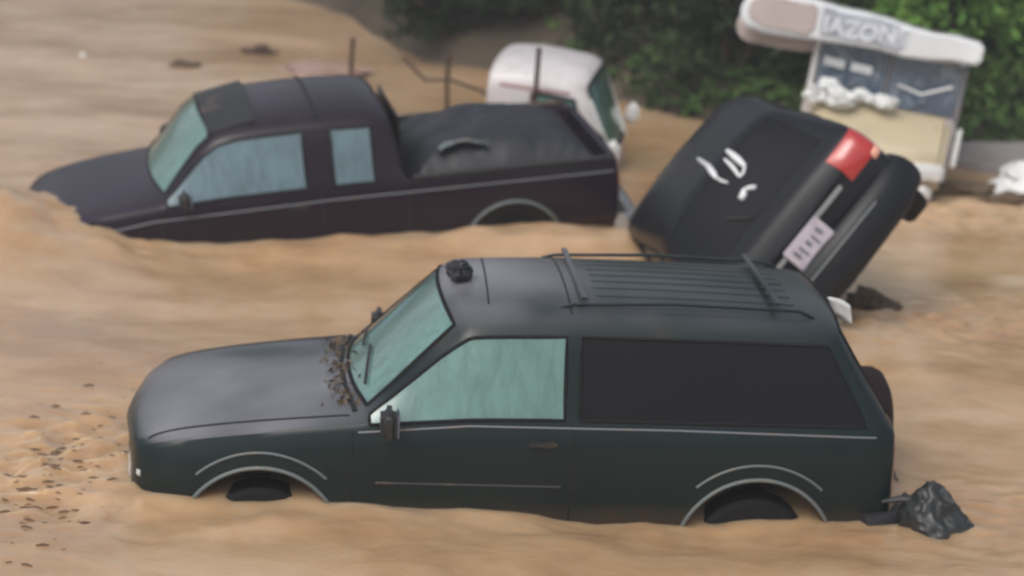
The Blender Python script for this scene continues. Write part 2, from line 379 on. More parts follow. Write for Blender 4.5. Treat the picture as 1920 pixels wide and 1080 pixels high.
# ================================================================== dark green two-door SUV
def make_suv():
    root = empty('suv', pose((-1.478, 14.083, -.67), math.pi+.095, 0, 0),
                 'dark green two-door suv half sunk in brown flood water, largest vehicle, nearest to the viewer', 'suv')
    Z5 = lambda: None
    st = [
        (.80, half(.62, .50, .80, (.52, .83), (.42, .85), (.22, .865), (0, .87)), [0, 0, 0, 0, 0, .01, .02, .04, .05]),
        (.72, half(.84, .44, .93, (.74, .96), (.62, .985), (.32, 1.0), (0, 1.005)), [0, 0, 0, 0, 0, .02, .03, .06, .07]),
        (.52, half(.93, .42, 1.0, (.82, 1.035), (.70, 1.065), (.36, 1.085), (0, 1.09))),
        (.05, half(.96, .40, 1.07, (.86, 1.10), (.76, 1.125), (.40, 1.15), (0, 1.155))),
        (-.50, half(.965, .38, 1.13, (.87, 1.16), (.77, 1.185), (.42, 1.21), (0, 1.215)), [0, 0, 0, 0, 0, .0, .0, .08, .1]),
        (-.60, half(.965, .38, 1.14, (.87, 1.17), (.78, 1.19), (.42, 1.215), (0, 1.22)), [0, 0, 0, 0, 0, .0, .01, .1, .12]),
        (-1.16, half(.965, .38, 1.175, (.80, 1.655), (.70, 1.73), (.42, 1.785), (0, 1.80)), [0, 0, 0, 0, 0, .0, .03, .08, .1]),
        (-1.24, half(.965, .38, 1.18, (.80, 1.67), (.715, 1.755), (.42, 1.81), (0, 1.825)), [0, 0, 0, 0, 0, 0, .03, .06, .08]),
        (-1.755, half(.965, .38, 1.19, (.805, 1.685), (.725, 1.77), (.42, 1.83), (0, 1.845))),
        (-1.82, half(.965, .38, 1.19, (.805, 1.685), (.725, 1.77), (.42, 1.83), (0, 1.845))),
        (-2.60, half(.965, .38, 1.19, (.805, 1.685), (.725, 1.77), (.42, 1.83), (0, 1.845))),
        (-3.30, half(.96, .40, 1.19, (.80, 1.67), (.715, 1.75), (.42, 1.80), (0, 1.81)), [0, 0, 0, 0, -.27, 0, 0, 0, 0]),
        (-3.37, half(.955, .40, 1.19, (.79, 1.66), (.70, 1.735), (.42, 1.785), (0, 1.795)), [-.2, -.2, -.2, -.22, -.25, 0, 0, -.02, -.02]),
        (-3.70, half(.93, .42, 1.17, (.83, 1.20), (.74, 1.21), (.4, 1.22), (0, 1.22)), [0, 0, 0, 0, 0, 0, -.01, -.02, -.02]),
        (-3.77, half(.90, .46, 1.10, (.80, 1.13), (.70, 1.14), (.4, 1.15), (0, 1.15))),
    ]
    def mf(i, j):
        if i == 5 and j in (6, 7): return 1
        if j == 4 and i in (5, 6, 7): return 2
        if j == 4 and i in (9, 10): return 3
        if i == 12 and j in (6, 7): return 3
        return 0
    cre = {('j', 4): .9, ('jj', 5, 5): 1, ('jj', 6, 5): .6, ('j', 5): .45, ('j', 6): .25, ('j', 3): .2, ('i', 5): .5, ('i', 6): .35, ('i', 12): .5, ('i', 13): .5, ('i', 4): .3, ('i', 9): .8, ('i', 8): .8, ('i', 11): .6}
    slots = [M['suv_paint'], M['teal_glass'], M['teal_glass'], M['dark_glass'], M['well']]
    full = loft(st, slots, mf, cre, 'suv', [(0, .40, .55, 1.25), (-2.92, .40, .55, 1.25)], 4, wheel_r=.455)
    bv = bvh_of(full)
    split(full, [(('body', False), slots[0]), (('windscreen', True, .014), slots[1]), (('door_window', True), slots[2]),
                 (('quarter_window', True), slots[3]), (('wheel_well', False), slots[4])], root)
    for s in (1, -1):
        for (cx) in (0, -2.92):
            arch_lip(bv, cx, .40, .472, .012, -15, 195, s).obj('wheel_arch_trim', M['lip'], root)
            arch_lip(bv, cx, .40, .56, .008, 48, 132, s, .002).obj('fender_flare', M['lip'], root)
            wheel(root, cx, s*.80, .36, side=s)
        side_line(bv, [(-.52, 1.10), (-.50, .45), (-1.80, .45), (-1.80, 1.18)], .006, s).obj('door_seam', M['gap'], root)
        side_line(bv, [(-.55, 1.095), (-1.2, 1.15), (-2.4, 1.155), (-3.6, 1.14)], .006, s, .003).obj('belt_trim', M['grey_metal'], root)
        side_line(bv, [(-.66, .80), (-1.74, .80)], .008, s, .002).obj('side_moulding', M['plastic'], root)
        MB().box((-1.62, s*.975, 1.06), (.17, .03, .04), .012).obj('door_handle', M['plastic'], root)
        mirror(root, -.72, s*.94, 1.20, s, M['plastic'])
        top_line(bv, [(.66, s*.77), (.3, s*.80), (-.5, s*.84)], .008, 0).obj('bonnet_seam', M['gap'], root)
        # headlight and corner lamp, tail lamp
        patch(bv, [(1.6, s*.42, .78), (1.6, s*.62, .775), (1.6, s*.62, .68), (1.6, s*.42, .68)], (-1, 0, 0)).obj('headlight', M['lamp'], root)
        patch(bv, [(1.3, s*1.27, .79), (1.27, s*1.30, .79), (1.27, s*1.30, .755), (1.3, s*1.27, .755)], (-1, -s*.85, 0), 4, 4).obj('corner_lamp', M['lamp'], root)
        patch(bv, [(-4.6, s*.70, 1.06), (-4.6, s*.84, 1.08), (-4.6, s*.84, .72), (-4.6, s*.70, .72)], (1, 0, 0)).obj('tail_lamp', M['red_lamp'], root)
        # roof rails with feet
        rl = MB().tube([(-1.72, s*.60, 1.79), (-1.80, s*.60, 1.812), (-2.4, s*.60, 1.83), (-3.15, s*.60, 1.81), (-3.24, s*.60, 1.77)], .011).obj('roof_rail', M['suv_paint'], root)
    for x in (-1.86, -3.02):
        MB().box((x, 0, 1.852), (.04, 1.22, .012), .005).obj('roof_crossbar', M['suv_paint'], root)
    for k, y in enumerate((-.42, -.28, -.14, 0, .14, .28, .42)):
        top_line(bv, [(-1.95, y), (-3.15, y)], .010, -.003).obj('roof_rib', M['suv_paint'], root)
    top_line(bv, [(-1.78, -.68), (-1.78, .68)], .006, 0).obj('roof_seam', M['gap'], root)
    # grille, bumper, rear bumper, plate recess, wipers
    patch(bv, [(1.6, -.36, .83), (1.6, .36, .83), (1.6, .36, .66), (1.6, -.36, .66)], (-1, 0, 0)).obj('grille', M['plastic'], root)
    MB().tube([(.45, .985, .55), (.68, .93, .55), (.84, .66, .55), (.90, 0, .55), (.84, -.66, .55), (.68, -.93, .55), (.45, -.985, .55)], .075, 12).obj('front_bumper', M['plastic'], root)
    MB().tube([(-3.55, .97, .60), (-3.78, .9, .60), (-3.90, .6, .60), (-3.92, 0, .60), (-3.90, -.6, .60), (-3.78, -.9, .60), (-3.55, -.97, .60)], .08, 12).obj('rear_bumper', M['plastic'], root)
    for y0, y1 in ((.55, .08), (-.05, -.5)):
        P = [cast(bv, (-.60-.04*abs(t), y0+(y1-y0)*t, 3), (0, 0, -1), .015) for t in [k/8 for k in range(9)]]
        MB().tube(P, .009, 6).obj('wiper', M['plastic'], root)
    top_line(bv, [(-.53, .80), (-.48, .4), (-.46, 0), (-.48, -.4), (-.53, -.8)], .016, 0).obj('cowl_panel', M['gap'], root)
    # spare wheel carrier on the tail gate: dark red-brown rounded cover
    m = Matrix.Translation((-3.79, .0, .95)) @ Matrix.Rotation(R(-90), 4, 'Y')
    MB().lathe([(.001, .1), (.25, .09), (.32, .05), (.345, .0), (.345, -.10), (.001, -.10)], 40, m).obj('spare_wheel_cover', M['tyre_cover'], root)
    top_line(bv, [(-1.33, -.55), (-1.30, .55)], .006).obj('headliner_seam', M['gap'], root)
    return root, bv
suv, suv_bvh = make_suv()

# ================================================================== pickup shell shared by the purple pickup
def make_pickup():
    root = empty('pickup_truck', pose((-3.56, 19.88, -.74), 3.365, .112, -.085) @ Matrix.Diagonal((1.045, 1.045, 1.045, 1)),
                 'dark purple extended-cab pickup truck nose down in the flood, its bonnet under water', 'pickup')
    bx = dict()
    rf = ((.70, 1.50), (.63, 1.56), (.36, 1.605), (0, 1.615))
    bed = ((.80, 1.04), (.77, .60), (.4, .58), (0, .58))
    st = [
        (.50, half(.60, .45, .72, (.50, .73), (.40, .745), (.2, .755), (0, .76))),
        (.42, half(.80, .40, .88, (.71, .88), (.58, .90), (.3, .915), (0, .92)), [0, 0, 0, 0, 0, .01, .02, .04, .05]),
        (.20, half(.84, .38, .95, (.76, .96), (.62, .985), (.32, 1.0), (0, 1.005))),
        (-.12, half(.86, .36, .99, (.77, 1.02), (.66, 1.045), (.35, 1.06), (0, 1.065))),
        (-.50, half(.86, .36, 1.02, (.78, 1.05), (.69, 1.07), (.36, 1.09), (0, 1.095)), [0, 0, 0, 0, 0, 0, 0, .06, .08]),
        (-.60, half(.86, .36, 1.03, (.78, 1.06), (.70, 1.075), (.36, 1.095), (0, 1.10)), [0, 0, 0, 0, 0, 0, 0, .07, .09]),
        (-1.02, half(.86, .36, 1.05, rf[0], rf[1], rf[2], rf[3]), [0, 0, 0, 0, 0, 0, .03, .07, .09]),
        (-1.72, half(.86, .36, 1.06, (.705, 1.515), (.635, 1.585), (.36, 1.635), (0, 1.645))),
        (-1.93, half(.86, .36, 1.06, (.705, 1.515), (.635, 1.585), (.36, 1.635), (0, 1.645))),
        (-2.26, half(.86, .36, 1.06, (.70, 1.50), (.63, 1.57), (.36, 1.62), (0, 1.63))),
        (-2.42, half(.86, .36, 1.06, (.69, 1.46), (.61, 1.53), (.36, 1.585), (0, 1.59)), [0, 0, 0, 0, -.02, 0, 0, 0, 0]),
        (-2.49, half(.86, .36, 1.06, (.78, 1.12), (.60, 1.30), (.36, 1.36), (0, 1.37))),
        (-2.53, half(.86, .36, 1.06, *bed)),
        (-3.4, half(.865, .36, 1.06, *bed)),
        (-4.18, half(.86, .38, 1.06, *bed)),
        (-4.21, half(.86, .38, 1.06, (.80, 1.05), (.77, 1.04), (.4, 1.04), (0, 1.04))),
        (-4.27, half(.84, .42, 1.04, (.78, 1.04), (.75, 1.03), (.4, 1.03), (0, 1.03))),
    ]
    def mf(i, j):
        if i == 5 and j in (6, 7): return 1
        if j == 4 and i in (5, 6): return 2
        if j == 4 and i == 8: return 3
        return 0
    cre = {('j', 4): .7, ('j', 5): .5, ('j', 6): .2, ('i', 4): .3, ('i', 5): .5, ('i', 6): .35, ('i', 7): .7, ('i', 8): .7, ('i', 9): .6, ('i', 10): .3, ('i', 12): .7, ('i', 14): .7, ('i', 15): .8}
    slots = [M['pickup_paint'], M['teal_glass'], M['blue_glass'], M['blue_glass'], M['well']]
    full = loft(st, slots, mf, cre, 'pickup', [(0, .36, .5, 1.2), (-3.35, .38, .78, 1.2)], 4, wheel_r=.40)
    bv = bvh_of(full)
    split(full, [(('body', False), slots[0]), (('windscreen', True), slots[1]), (('door_window', True), slots[2]),
                 (('cab_window', True), slots[3]), (('wheel_well', False), slots[4])], root)
    for s in (1, -1):
        for cx, cz in ((0, .36), (-3.35, .38)):
            arch_lip(bv, cx, cz, .415, .016, -10, 190, s).obj('wheel_arch_trim', M['lip'], root)
            wheel(root, cx, s*.70, .34, r=.34, w=.2, side=s)
        side_line(bv, [(-.56, 1.0), (-.54, .4), (-1.82, .4), (-1.82, 1.05)], .006, s).obj('door_seam', M['gap'], root)
        side_line(bv, [(-2.51, 1.05), (-2.51, .38)], .007, s).obj('cab_seam', M['gap'], root)
        side_line(bv, [(.25, .84), (-.5, .93), (-1.9, .96), (-4.2, .96)], .007, s, .002).obj('side_trim', M['grey_metal'], root)
        MB().box((-1.64, s*.865, .93), (.15, .03, .035), .01).obj('door_handle', M['plastic'], root)
        mirror(root, -.74, s*.82, 1.11, s, M['plastic'], (.09, .18, .15))
        MB().tube([(-2.56, s*.83, 1.075), (-3.3, s*.835, 1.08), (-4.2, s*.83, 1.075)], .022).obj('bed_rail', M['plastic'], root)
        patch(bv, [(-5.2, s*.66, .98), (-5.2, s*.80, .98), (-5.2, s*.80, .70), (-5.2, s*.66, .70)], (1, 0, 0)).obj('tail_lamp', M['red_lamp'], root)
        patch(bv, [(1.6, s*.40, .78), (1.6, s*.62, .77), (1.6, s*.62, .66), (1.6, s*.40, .66)], (-1, 0, 0)).obj('headlight', M['lamp'], root)
    MB().tube([(-4.25, .86, .52), (-4.38, .72, .50), (-4.41, 0, .50), (-4.38, -.72, .50), (-4.25, -.86, .52)], .07, 10).obj('rear_bumper', M['chrome'], root)
    MB().tube([(.22, .88, .5), (.46, .74, .5), (.58, 0, .5), (.46, -.74, .5), (.22, -.88, .5)], .07, 10).obj('front_bumper', M['chrome'], root)
    # tinted visor panel over the windscreen, roof seam
    P = []
    for k in range(9):
        y = -.60+k*.15
        P.append((-.98, y, 1.590-.10*(y/.66)**2)); P.append((-1.36, y, 1.665-.10*(y/.66)**2))
    vs = P+[(x, y, z+.025) for x, y, z in P]; n = len(P); fs = []
    for k in range(8):
        a = 2*k; fs += [(a, a+1, a+3, a+2), (a+n, a+n+2, a+n+3, a+n+1), (a, a+2, a+2+n, a+n), (a+1, a+1+n, a+3+n, a+3)]
    fs += [(0, n, n+1, 1), (n-2, n-1, 2*n-1, 2*n-2)]
    meshobj('sun_visor', vs, fs, M['plastic'], root)
    top_line(bv, [(-1.84, -.62), (-1.84, .62)], .014, .002).obj('roof_seam', M['gap'], root)
    MB().box((-2.515, 0, 1.35), (.02, 1.0, .28), .008).obj('rear_window', M['dark_glass'], root)
    return root
pickup = make_pickup()

# tarpaulin heap in the bed
MW = pickup.matrix_world.copy()
bm = bmesh.new(); bmesh.ops.create_grid(bm, x_segments=60, y_segments=50, size=1)
for v in bm.verts:
    u, w = v.co.x, v.co.y; x = -3.36+u*.84; y = w*.77
    e = max(0, 1-max(abs(u), abs(w))**5)
    hump = .13+.12*math.exp(-((u+.05)/.45)**2)+.05*math.exp(-((u-.6)/.3)**2)
    z = 1.03+e*(hump+.045*noise.noise(Vector((x*3, y*3, 0)))+.03*abs(noise.noise(Vector((x*8, y*5, 3)))))-.16*(1-e)
    v.co = Vector((x, y, z))
mb = MB().bm(bm); tp = mb.obj('tarpaulin', M['tarp']); tp.matrix_world = MW
tag(tp, 'dark lumpy tarpaulin heaped in the bed of the purple pickup', 'tarpaulin')
bm = bmesh.new(); bmesh.ops.create_grid(bm, x_segments=24, y_segments=8, size=1)
for v in bm.verts:
    u, w = v.co.x, v.co.y
    v.co = Vector((-3.02-u*.20, .52+w*.09+.03*u*u, 1.235-.05*u*u+.02*w+.02*noise.noise(Vector((u*3, w*2, 5)))))
sh = MB().bm(bm).obj('rag', M['lip']); sh.modifiers.new('t', 'SOLIDIFY').thickness = .012  # highlight on the tarpaulin, modelled as a pale curved strip
sh.matrix_world = MW; tag(sh, 'pale grey strip modelled as a highlight on the dark tarpaulin of the pickup bed', 'rag')

# ================================================================== black hatchback rolled on its side
def make_hatch():
    f = Vector((-.125, .96, -.13)).normalized(); u = Vector((-.79, -.1, .61)); u = (u-f*u.dot(f)).normalized(); l = u.cross(f)
    HS = 1.11; Rm = (Matrix((f, l, u)).transposed()*HS).to_4x4()
    # local: x=0 rear face, +x forward; the number plate sits at (0, 0, .72)
    Mx = Matrix.Translation(Vector((2.19, 17.55, .68))-(Rm.to_3x3() @ Vector((0, 0, .66)))) @ Rm
    root = empty('hatchback', Mx, 'black hatchback thrown onto its side against the green suv, tail towards the viewer', 'car')
    st = [
        (4.05, half(.55, .25, .55, (.42, .58), (.32, .59), (.2, .6), (0, .6))),
        (3.95, half(.74, .22, .66, (.62, .69), (.5, .71), (.3, .72), (0, .72))),
        (3.4, half(.82, .20, .76, (.72, .80), (.6, .82), (.32, .84), (0, .845))),
        (2.9, half(.84, .20, .86, (.76, .89), (.68, .91), (.34, .93), (0, .935))),
        (2.8, half(.84, .20, .87, (.76, .90), (.69, .92), (.34, .94), (0, .945))),
        (2.15, half(.84, .20, .90, (.66, 1.28), (.58, 1.34), (.34, 1.37), (0, 1.38))),
        (1.45, half(.84, .20, .93, (.67, 1.31), (.59, 1.385), (.34, 1.42), (0, 1.43))),
        (1.35, half(.84, .20, .93, (.67, 1.31), (.59, 1.385), (.34, 1.42), (0, 1.43))),
        (.70, half(.84, .22, .95, (.65, 1.26), (.57, 1.34), (.34, 1.38), (0, 1.39))),
        (.60, half(.84, .22, .95, (.64, 1.24), (.56, 1.32), (.34, 1.365), (0, 1.375)), [0, 0, 0, 0, -.2, 0, 0, -.03, -.04]),
        (.17, half(.83, .24, .93, (.74, .955), (.66, .96), (.34, .97), (0, .97)), [0, 0, 0, 0, 0, 0, -.01, -.03, -.04]),
        (.08, half(.81, .26, .88, (.72, .90), (.64, .91), (.34, .92), (0, .92)), [0, 0, 0, 0, 0, -.01, -.02, -.04, -.05]),
        (.02, half(.78, .30, .72, (.68, .74), (.58, .75), (.3, .755), (0, .76)), [0, 0, 0, 0, 0, -.01, -.02, -.03, -.03]),
    ]
    def mf(i, j):
        if i == 4 and j in (6, 7): return 1
        if i == 9 and j in (6, 7): return 2
        if j == 4 and i in (4, 5): return 3
        if j == 4 and i in (7,): return 3
        return 0
    cre = {('j', 4): .3, ('j', 5): .2, ('i', 4): .4, ('i', 9): .35, ('i', 10): .3, ('i', 6): .6, ('i', 7): .6, ('i', 12): .3}
    slots = [M['black_paint'], M['dark_glass'], M['dark_glass'], M['dark_glass'], M['well']]
    full = loft(st, slots, mf, cre, 'hatch', [(3.25, .28, .55, 1.2), (.72, .28, .55, 1.2)], 4, wheel_r=.36)
    bv = bvh_of(full)
    split(full, [(('body', False), slots[0]), (('windscreen', True), slots[1]), (('rear_window', True, .005), slots[2]),
                 (('side_window', True), slots[3]), (('wheel_well', False), slots[4])], root)
    for s in (1, -1):
        for cx in (3.25, .72): wheel(root, cx, s*.72, .28, r=.31, w=.19, side=s)
        tl = patch(bv, [(-.55, s*.72, .90), (-.40, s*1.15, .90), (-.40, s*1.15, .68), (-.55, s*.72, .68)], (1, -s*.35, 0), 12, 6, .02, .04).obj('tail_lamp', M['red_lamp'], root)
        patch(bv, [(-.50, s*.92, .72), (-.40, s*1.15, .72), (-.40, s*1.15, .65), (-.50, s*.92, .65)], (1, -s*.35, 0), 8, 3, .025, .04).obj('reversing_lens', M['amber_lamp'], tl)
        if s > 0: mirror(root, 2.55, s*.78, .98, s, M['black_paint'], (.09, .16, .13))
        side_line(bv, [(2.65, .9), (2.65, .25), (1.40, .25), (1.40, .93)], .006, s).obj('door_seam', M['gap'], root)
    # rear bumper, chrome strip, plate
    bmp = MB().tube([(.42, .845, .42), (.12, .82, .42), (-.02, .62, .42), (-.07, 0, .42), (-.02, -.62, .42), (.12, -.82, .42), (.42, -.845, .42)], [.05, .075, .085, .09, .085, .075, .05], 14); bmp.v = [(x, y, .42+(z-.42)*1.9) for x, y, z in bmp.v]; bmp.obj('rear_bumper', M['black_paint'], root)
    MB().tube([(-.125, .50, .50), (-.165, .0, .51), (-.125, -.50, .50)], .008).obj('bumper_trim', M['lip'], root)
    MB().box((-.045, -.27, .735), (.03, .34, .035), .008).obj('boot_strip', M['chrome'], root)
    MB().box((-.045, .28, .715), (.03, .22, .03), .008).obj('boot_strip', M['chrome'], root)
    pl = MB().box((-.075, 0, .66), (.018, .34, .20), .008).obj('number_plate', M['sign_panel'], root)
    pl.data.materials[0] = pmat('plate', (.50, .46, .52), .4, dirt=.35, dirt_scale=14, dirt_col=(.26, .22, .28))
    mk = MB()
    for k, (y, z, h) in enumerate([(.11, .675, .07), (.06, .66, .09), (-.0, .67, .05), (-.05, .65, .08), (-.11, .67, .06)]):
        mk.box((-.087, y, z), (.006, .018 if k % 2 else .026, h), .002)
    mk.obj('plate_marking', M['grey_metal'], pl)
    # silver three-piece mark on the back glass
    em = MB()
    def strip(pts, rr):
        P = []
        for y, z in [(p.x, p.y) for p in resample([(a, b, 0) for a, b in pts], .02)]:
            h = cast(bv, (-1.5, y, z), (1, 0, 0), .006)
            if h: P.append(h)
        n = len(P)
        em.tube(P, [rr*(.5+.7*math.sin(math.pi*(k+.5)/n)) for k in range(n)], 8)
    EC = (-.06, 1.245)
    for pts, rr in (([(-.122, .115), (-.112, .04), (-.104, -.015)], .022), ([(-.062, .10), (-.05, .04), (-.022, -.03)], .013), ([(-.104, -.015), (-.06, -.03), (-.022, -.03)], .010),
                    ([(.025, .157), (.06, .11), (.077, .072)], .020), ([(.077, .072), (.07, .03), (.058, .003)], .010),
                    ([(-.033, -.137), (0, -.11), (.032, -.093)], .016), ([(.032, -.093), (.06, -.108), (.10, -.113)], .022)):
        strip([(EC[0]+a, EC[1]+b) for a, b in pts], rr)
    em.obj('glass_mark', M['sign'], root)
    # dark rear wiper and high brake light
    MB().tube([(.17, .1, 1.03), (.30, .2, 1.13)], .01).obj('wiper', M['plastic'], root)
    return root, bv
hatch, _ = make_hatch()

# ================================================================== white cab-over truck behind the pickup
def make_truck():
    root = empty('light_truck', pose((-.60, 23.4, -.72), R(-8), R(3), R(2)),
                 'white light truck with pink stripe and pale mirror, mostly hidden behind the purple pickup', 'truck')
    st = [
        (.28, half(.72, .35, 1.0, (.70, 1.60), (.64, 1.74), (.4, 1.80), (0, 1.82))),
        (.33, half(.74, .32, 1.02, (.71, 1.64), (.66, 1.80), (.4, 1.86), (0, 1.88))),
        (.62, half(.75, .32, 1.02, (.72, 1.65), (.66, 1.82), (.4, 1.88), (0, 1.90))),
        (.72, half(.75, .32, 1.02, (.72, 1.65), (.66, 1.82), (.4, 1.88), (0, 1.90))),
        (1.12, half(.75, .32, 1.02, (.70, 1.62), (.64, 1.78), (.4, 1.85), (0, 1.87)), [0, 0, 0, 0, .22, 0, .0, .03, .04]),
        (1.22, half(.75, .32, 1.02, (.69, 1.59), (.62, 1.73), (.4, 1.80), (0, 1.82)), [.1, .16, .18, .2, .2, 0, .0, .04, .05]),
        (1.48, half(.74, .32, 1.0, (.70, 1.04), (.64, 1.05), (.4, 1.06), (0, 1.06)), [0, 0, 0, 0, 0, 0, .03, .06, .07]),
        (1.56, half(.70, .36, .92, (.66, .95), (.6, .96), (.36, .97), (0, .97))),
    ]
    def mf(i, j):
        if j == 4 and i == 3: return 1
        if i == 5 and j in (6, 7): return 2
        return 0
    cre = {('j', 4): .6, ('j', 5): .4, ('i', 2): .6, ('i', 3): .7, ('i', 4): .6, ('i', 5): .5, ('i', 6): .5, ('i', 0): .5}
    slots = [M['white_paint'], M['teal_glass'], M['teal_glass'], M['well']]
    full = loft(st, slots, mf, cre, 'truck', None, 3)
    bv = bvh_of(full)
    split(full, [(('cab', False), slots[0]), (('door_window', True, .02), slots[1]), (('windscreen', True, .02), slots[2]), (('underside', False), slots[3])], root)
    for s in (1, -1):
        side_line(bv, [(.40, 1.66), (1.08, 1.65)], .02, s, -.008).obj('pink_stripe', M['pink_paint'], root)
        side_line(bv, [(.66, 1.5), (.66, .4)], .006, s).obj('door_seam', M['gap'], root)
        P = [cast(bv, (1.26+.27*t, s*2, 1.60-.56*t), (0, -s, 0), .012) for t in [k/8 for k in range(9)]]
        MB().tube([p for p in P if p], .02).obj('windscreen_pillar', M['white_plastic'], root)
        m = MB().box((1.56, s*.88, 1.20), (.13, .10, .21), .04, seg=3).obj('wing_mirror', M['white_plastic'], root)
        MB().tube([(1.4, s*.72, 1.12), (1.54, s*.84, 1.14)], .014).obj('mirror_arm', M['chrome'], m)
        patch(bv, [(2, s*.38, .78), (2, s*.62, .78), (2, s*.62, .62), (2, s*.38, .62)], (-1, 0, 0)).obj('headlight', M['lamp'], root)
        for wx in (.9, -1.6): wheel(root, wx, s*.62, .30, r=.30, w=.18, side=s)
    # grey panel lines pressed in the white cab side
    for z in (1.32, 1.22, 1.12):
        side_line(bv, [(.38, z), (.6, z)], .008, -1, 0).obj('pressed_line', M['sign_panel'], root)
        side_line(bv, [(.38, z), (.6, z)], .008, 1, 0).obj('pressed_line', M['sign_panel'], root)
    b = MB().box((-1.15, 0, .55), (2.1, 1.5, .08), .01).obj('load_bed', M['grey_metal'], root)
    for s in (1, -1): MB().box((-1.15, s*.73, .70), (2.1, .04, .22), .01).obj('drop_side', M['grey_metal'], b)
    MB().box((-.6, 0, .42), (3.0, .7, .12), .02).obj('chassis', M['well'], root)
    return root
truck = make_truck()

# ================================================================== small white minibus with lettered roof board
def make_minibus():
    # local frame: +x to its left-hand (picture right) end, -y is its front
    A = pose((3.24, 22.5, -.43), R(-10), R(6.5), R(-3)) @ Matrix.Diagonal((.93, .93, .93, 1))
    root = empty('minibus', A, 'battered white minibus with lettered roof board, grey blue windscreen and cream bonnet', 'minibus')
    # cab body: profile in y-z swept over x
    def slab(name, prof, x0, x1, mat, parent=root, rnd=.03, nx=2, curve=0):
        n = len(prof); vs = []; fs = []; xs = [x0+(x1-x0)*k/nx for k in range(nx+1)]
        for x in xs:
            t = (x-(x0+x1)/2)/((x1-x0)/2)
            for y, z in prof: vs.append((x, y+curve*t*t, z))
        for k in range(nx):
            for j in range(n): fs.append((k*n+j, k*n+(j+1) % n, (k+1)*n+(j+1) % n, (k+1)*n+j))
        fs += [tuple(range(n)), tuple(nx*n+j for j in range(n))[::-1]]
        bm = bmesh.new(); V = [bm.verts.new(v) for v in vs]
        for f in fs: bm.faces.new([V[q] for q in f])
        bmesh.ops.recalc_face_normals(bm, faces=bm.faces)
        ed = [e for e in bm.edges if e.calc_face_angle(0) > R(25)]
        if rnd: bmesh.ops.bevel(bm, geom=ed, offset=rnd, segments=3, affect='EDGES')
        return MB().bm(bm).obj(name, mat, parent)
    slab('body', [(.42, .25), (.42, 1.32), (.46, 1.96), (3.0, 1.94), (3.05, .9), (3.0, .25)], -.80, .80, M['white_paint'], rnd=.06)
    slab('bonnet', [(.44, .62), (.44, 1.40), (.22, 1.37), (-.22, 1.10), (-.30, .98), (-.30, .62)], -.70, .74, M['cream'], rnd=.07, nx=8, curve=.12)
    slab('front_panel', [(-.20, .30), (-.20, .80), (.40, .80), (.40, .30)], -.66, .70, M['grey_metal'], rnd=.04, nx=6, curve=.1)
    slab('bumper', [(-.42, .80), (-.42, .96), (-.22, .97), (-.22, .80)], -.72, .76, M['white_plastic'], rnd=.03, nx=8, curve=.16)
    # windscreen panes with centre pillar and frame
    for x0, x1 in ((-.72, -.02), (.04, .74)):
        slab('windscreen', [(.385, 1.40), (.43, 1.93), (.445, 1.93), (.40, 1.40)], x0, x1, M['screen_glass'], rnd=.004, nx=1)
    for x in (-.76, .01, .78):
        MB().tube([(x, .375, 1.37), (x, .42, 1.96)], .03 if abs(x) > .1 else .018, 10).obj('windscreen_pillar', M['white_plastic'] if x < -.1 else M['grey_metal'], root)
    for x in (-.56, -.27):
        MB().box((x, .392, 1.70), (.22, .012, .09), .004).obj('painted_reflection', M['white_plastic'] if False else M['sign'], root)  # reflections on the left pane, modelled as two pale bars
    MB().tube([(.12, .395, 1.66), (.38, .385, 1.60), (.68, .39, 1.70)], .016).obj('wiper', M['sign'], root)  # diagonal reflection on the right pane, modelled as a pale tube
    for x in (-.45, .30):
        MB().tube([(x, .36, 1.42), (x+.22, .385, 1.55)], .008).obj('wiper', M['plastic'], root)
    MB().box((.84, .08, 1.14), (.05, .08, .42), .02).obj('wing_mirror', M['white_plastic'], root)
    MB().tube([(.80, .42, 1.25), (.84, .12, 1.25)], .012).obj('mirror_arm', M['grey_metal'], root)
    for x in (-.5, .60):
        m = Matrix.Translation((x, -.24, .66)) @ Matrix.Rotation(R(90), 4, 'X')
        MB().lathe([(.001, .04), (.06, .035), (.085, .015), (.09, -.03), (.001, -.03)], 24, m).obj('headlight', M['lamp'], root)
    for sx in (-.66, .66):
        for wy in (.15, 2.5):
            m = Matrix.Translation((sx, wy, .28)) @ Matrix.Rotation(R(90), 4, 'Y')
            w_ = MB().lathe([(.001, -.09), (.26, -.09), (.3, -.05), (.3, .05), (.26, .09), (.001, .09)], 32, m).obj('wheel', M['rubber'], root)
    for sx in (-1, 1):
        for y0, y1 in ((.65, 1.35), (1.5, 2.8)):
            MB().box((sx*.805, (y0+y1)/2, 1.58), (.012, y1-y0, .46), .004).obj('side_window', M['screen_glass'], root)
    # long roof board with a rounded left end: outline in x-z, real thickness in y
    def board(name, x0, x1, z0, z1, y0, y1, mat, parent, round_l=True, taper=1.0, bev=.02):
        h = (z1-z0)/2; zc = (z0+z1)/2; P = []
        if round_l:
            for k in range(17):
                t = R(90+180*k/16); P.append((x0+h*1.25+h*1.25*math.cos(t), zc+h*math.sin(t)))
        else: P += [(x0, z1), (x0, z0)]
        P += [(x1-.05, zc-h*taper), (x1, zc-h*taper*.6), (x1, zc+h*taper*.6), (x1-.05, zc+h*taper)]
        bm = bmesh.new(); a = [bm.verts.new((x, y0, z)) for x, z in P]; b = [bm.verts.new((x, y1, z)) for x, z in P]; n = len(P)
        bm.faces.new(a); bm.faces.new(b[::-1])
        for k in range(n): bm.faces.new((a[k], b[k], b[(k+1) % n], a[(k+1) % n]))
        bmesh.ops.recalc_face_normals(bm, faces=bm.faces)
        ed = [e for e in bm.edges if abs(e.verts[0].co.y-e.verts[1].co.y) < 1e-6]
        bmesh.ops.bevel(bm, geom=ed, offset=bev, segments=3, affect='EDGES')
